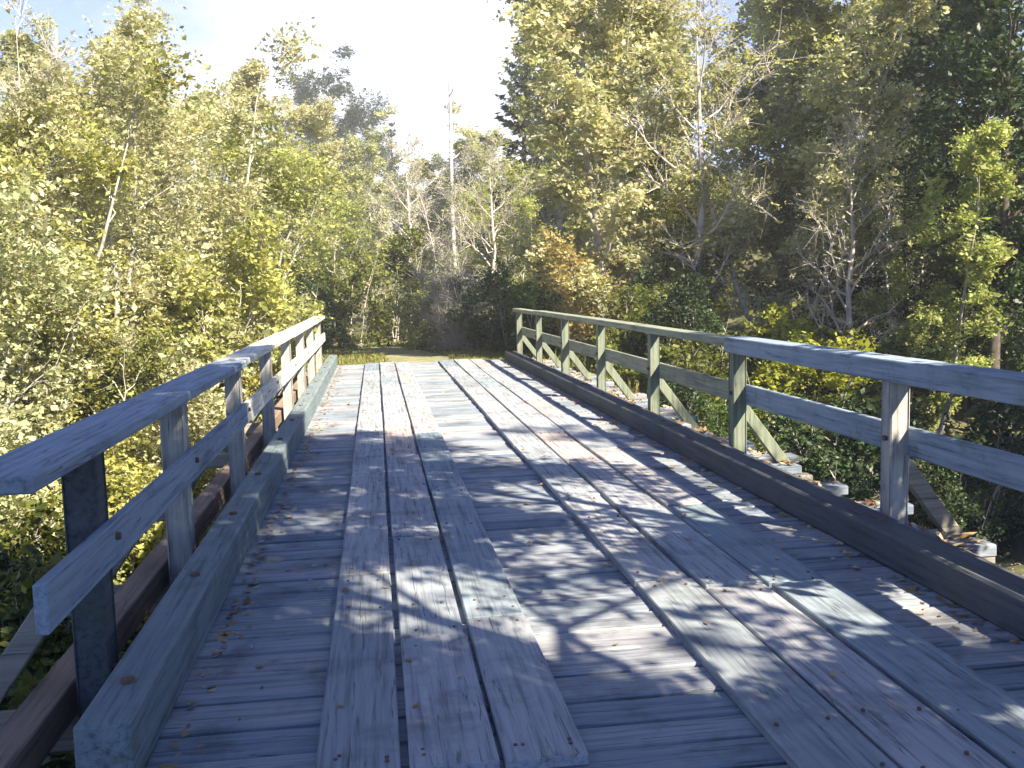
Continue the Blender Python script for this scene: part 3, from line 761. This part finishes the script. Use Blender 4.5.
def lit_pts(n):
    P = []
    for _ in range(n):
        if rng.uniform() < 0.82:
            s = rng.choice([-1, 1]); e = rng.gamma(0.8, 0.07)
            x = DL + 0.02 + e if s < 0 else DR - 0.02 - e
        else: x = rng.uniform(DL + .03, DR - .03)
        P.append((x, rng.uniform(2.0, Y1), 0.012 if -0.26 < x < 0.65 or 1.28 < x < 2.26 else -0.030))
    return np.array(P)
nrm_pts = lit_pts(1500)
me = leaves_mesh('fallen_leaves', nrm_pts, 0.045, rng, 5.0)
o = mesh_obj('fallen_leaves', me, L_litter)
tag(o, 'small dry leaves scattered over the deck planks', 'leaves', kind='stuff')
P = []
for _ in range(3200):
    py, pw_, pxb = plank_ends[int(rng.integers(0, len(plank_ends)))]
    P.append((rng.uniform(3.0, pxb - 0.03), py + rng.uniform(0.02, 0.96) * pw_, -0.030 + rng.uniform(0, 0.022)))
for _ in range(9000):
    s = rng.choice([-1, 1]); x = rng.uniform(3.3, 12) if s > 0 else rng.uniform(-9, -1.2); y = rng.uniform(0, 22)
    P.append((x, y, tz(x, y) + 0.02))
me = leaves_mesh('leaf_litter', np.array(P), 0.06, rng, 2.0)
tag(mesh_obj('leaf_litter', me, L_litter), 'pale dry leaf litter over the creek banks', 'leaves', kind='stuff')

# ------------------------------------------------------------------ light
HAZE = 0.0018
SUN_AZ, SUN_EL = 143.0, 41.0       # clockwise from straight ahead, degrees
w = bpy.data.worlds.new('World'); S.world = w; w.use_nodes = True
nt = w.node_tree; nt.nodes.clear()
wo = nt.nodes.new('ShaderNodeOutputWorld'); bg = nt.nodes.new('ShaderNodeBackground')
sky = nt.nodes.new('ShaderNodeTexSky'); sky.sky_type = 'NISHITA'; sky.sun_disc = False
sky.sun_elevation = R(SUN_EL); sky.sun_rotation = R(SUN_AZ)
sky.air_density = 0.75; sky.dust_density = 0.15; sky.ozone_density = 7.0
bg.inputs['Strength'].default_value = 0.05
# thin bright cloud over the blue, thickest low down straight ahead
tcw = nt.nodes.new('ShaderNodeTexCoord')
cn = N(nt, 'ShaderNodeTexNoise', Scale=2.6, Detail=7.0, Roughness=0.6)
cmap = N(nt, 'ShaderNodeMapping'); cmap.inputs['Scale'].default_value = (1, 1, 2.2); cmap.inputs['Location'].default_value = (3.1, 1.7, 0.4)
nt.links.new(tcw.outputs['Generated'], cmap.inputs[0]); nt.links.new(cmap.outputs[0], cn.inputs['Vector'])
dt = N(nt, 'ShaderNodeVectorMath', operation='DOT_PRODUCT'); dt.inputs[1].default_value = Vector((0.03, 0.97, 0.22)).normalized()
nt.links.new(tcw.outputs['Generated'], dt.inputs[0])
near = N(nt, 'ShaderNodeMapRange'); near.inputs['From Min'].default_value = 0.93; near.inputs['From Max'].default_value = 0.985; near.inputs['To Max'].default_value = 0.45
nt.links.new(dt.outputs['Value'], near.inputs['Value'])
sm = N(nt, 'ShaderNodeMath', operation='ADD'); nt.links.new(cn.outputs['Fac'], sm.inputs[0]); nt.links.new(near.outputs[0], sm.inputs[1])
cf = ramp(nt, sm.outputs[0], [(0.74, (0, 0, 0)), (1.0, (0.95,) * 3)])
deep = mixc(nt, 1.0, sky.outputs[0], (0.74, 0.95, 1.32), 'MULTIPLY')     # the deep blue of a dry clear day
skyc = mixc(nt, cf, deep, (6.6, 6.7, 6.8))
nt.links.new(skyc, bg.inputs[0]); nt.links.new(bg.outputs[0], wo.inputs[0])

sl = bpy.data.lights.new('sun', 'SUN'); sl.energy = 5.0; sl.angle = R(0.53); sl.color = (1.0, 0.88, 0.69)
so = bpy.data.objects.new('sun', sl); link(so)
d = Vector((math.sin(R(SUN_AZ)) * math.cos(R(SUN_EL)), math.cos(R(SUN_AZ)) * math.cos(R(SUN_EL)), math.sin(R(SUN_EL))))
so.rotation_euler = d.to_track_quat('Z', 'Y').to_euler(); so.location = d * 60

# ------------------------------------------------------------------ air
bm = bmesh.new(); add_box(bm, (0, 120, 30.0), (640, 420, 72), None, 0)
m, hn, out = new_mat('pale_haze')
vol = N(hn, 'ShaderNodeVolumePrincipled', Density=HAZE, Anisotropy=0.0); vol.inputs['Color'].default_value = (0.93, 0.95, 0.97, 1)
hn.links.new(vol.outputs[0], out.inputs['Volume'])
tag(bm_obj('haze', bm, m), 'thin pale haze between the trees', 'haze', kind='stuff')
S.cycles.volume_step_rate = 4; S.cycles.volume_bounces = 0

# ------------------------------------------------------------------ camera
cd = bpy.data.cameras.new('camera'); cd.sensor_width = 36; cd.lens = 35.0; cd.clip_start = 0.05; cd.clip_end = 2000
cam = bpy.data.objects.new('camera', cd); link(cam)
yaw, pitch, roll = R(7.69), R(5.66), R(-1.5)
M = Matrix.Translation((0, 0, 1.55)) @ Matrix.Rotation(-yaw, 4, 'Z') @ Matrix.Rotation(R(90) - pitch, 4, 'X') @ Matrix.Rotation(roll, 4, 'Z')
cam.matrix_world = M
S.camera = cam
S.view_settings.view_transform = 'Standard'; S.view_settings.look = 'None'; S.view_settings.gamma = 1
S.view_settings.exposure = 2.05
S.cycles.max_bounces = 8; S.cycles.transparent_max_bounces = 8
S.cycles.use_denoising = True
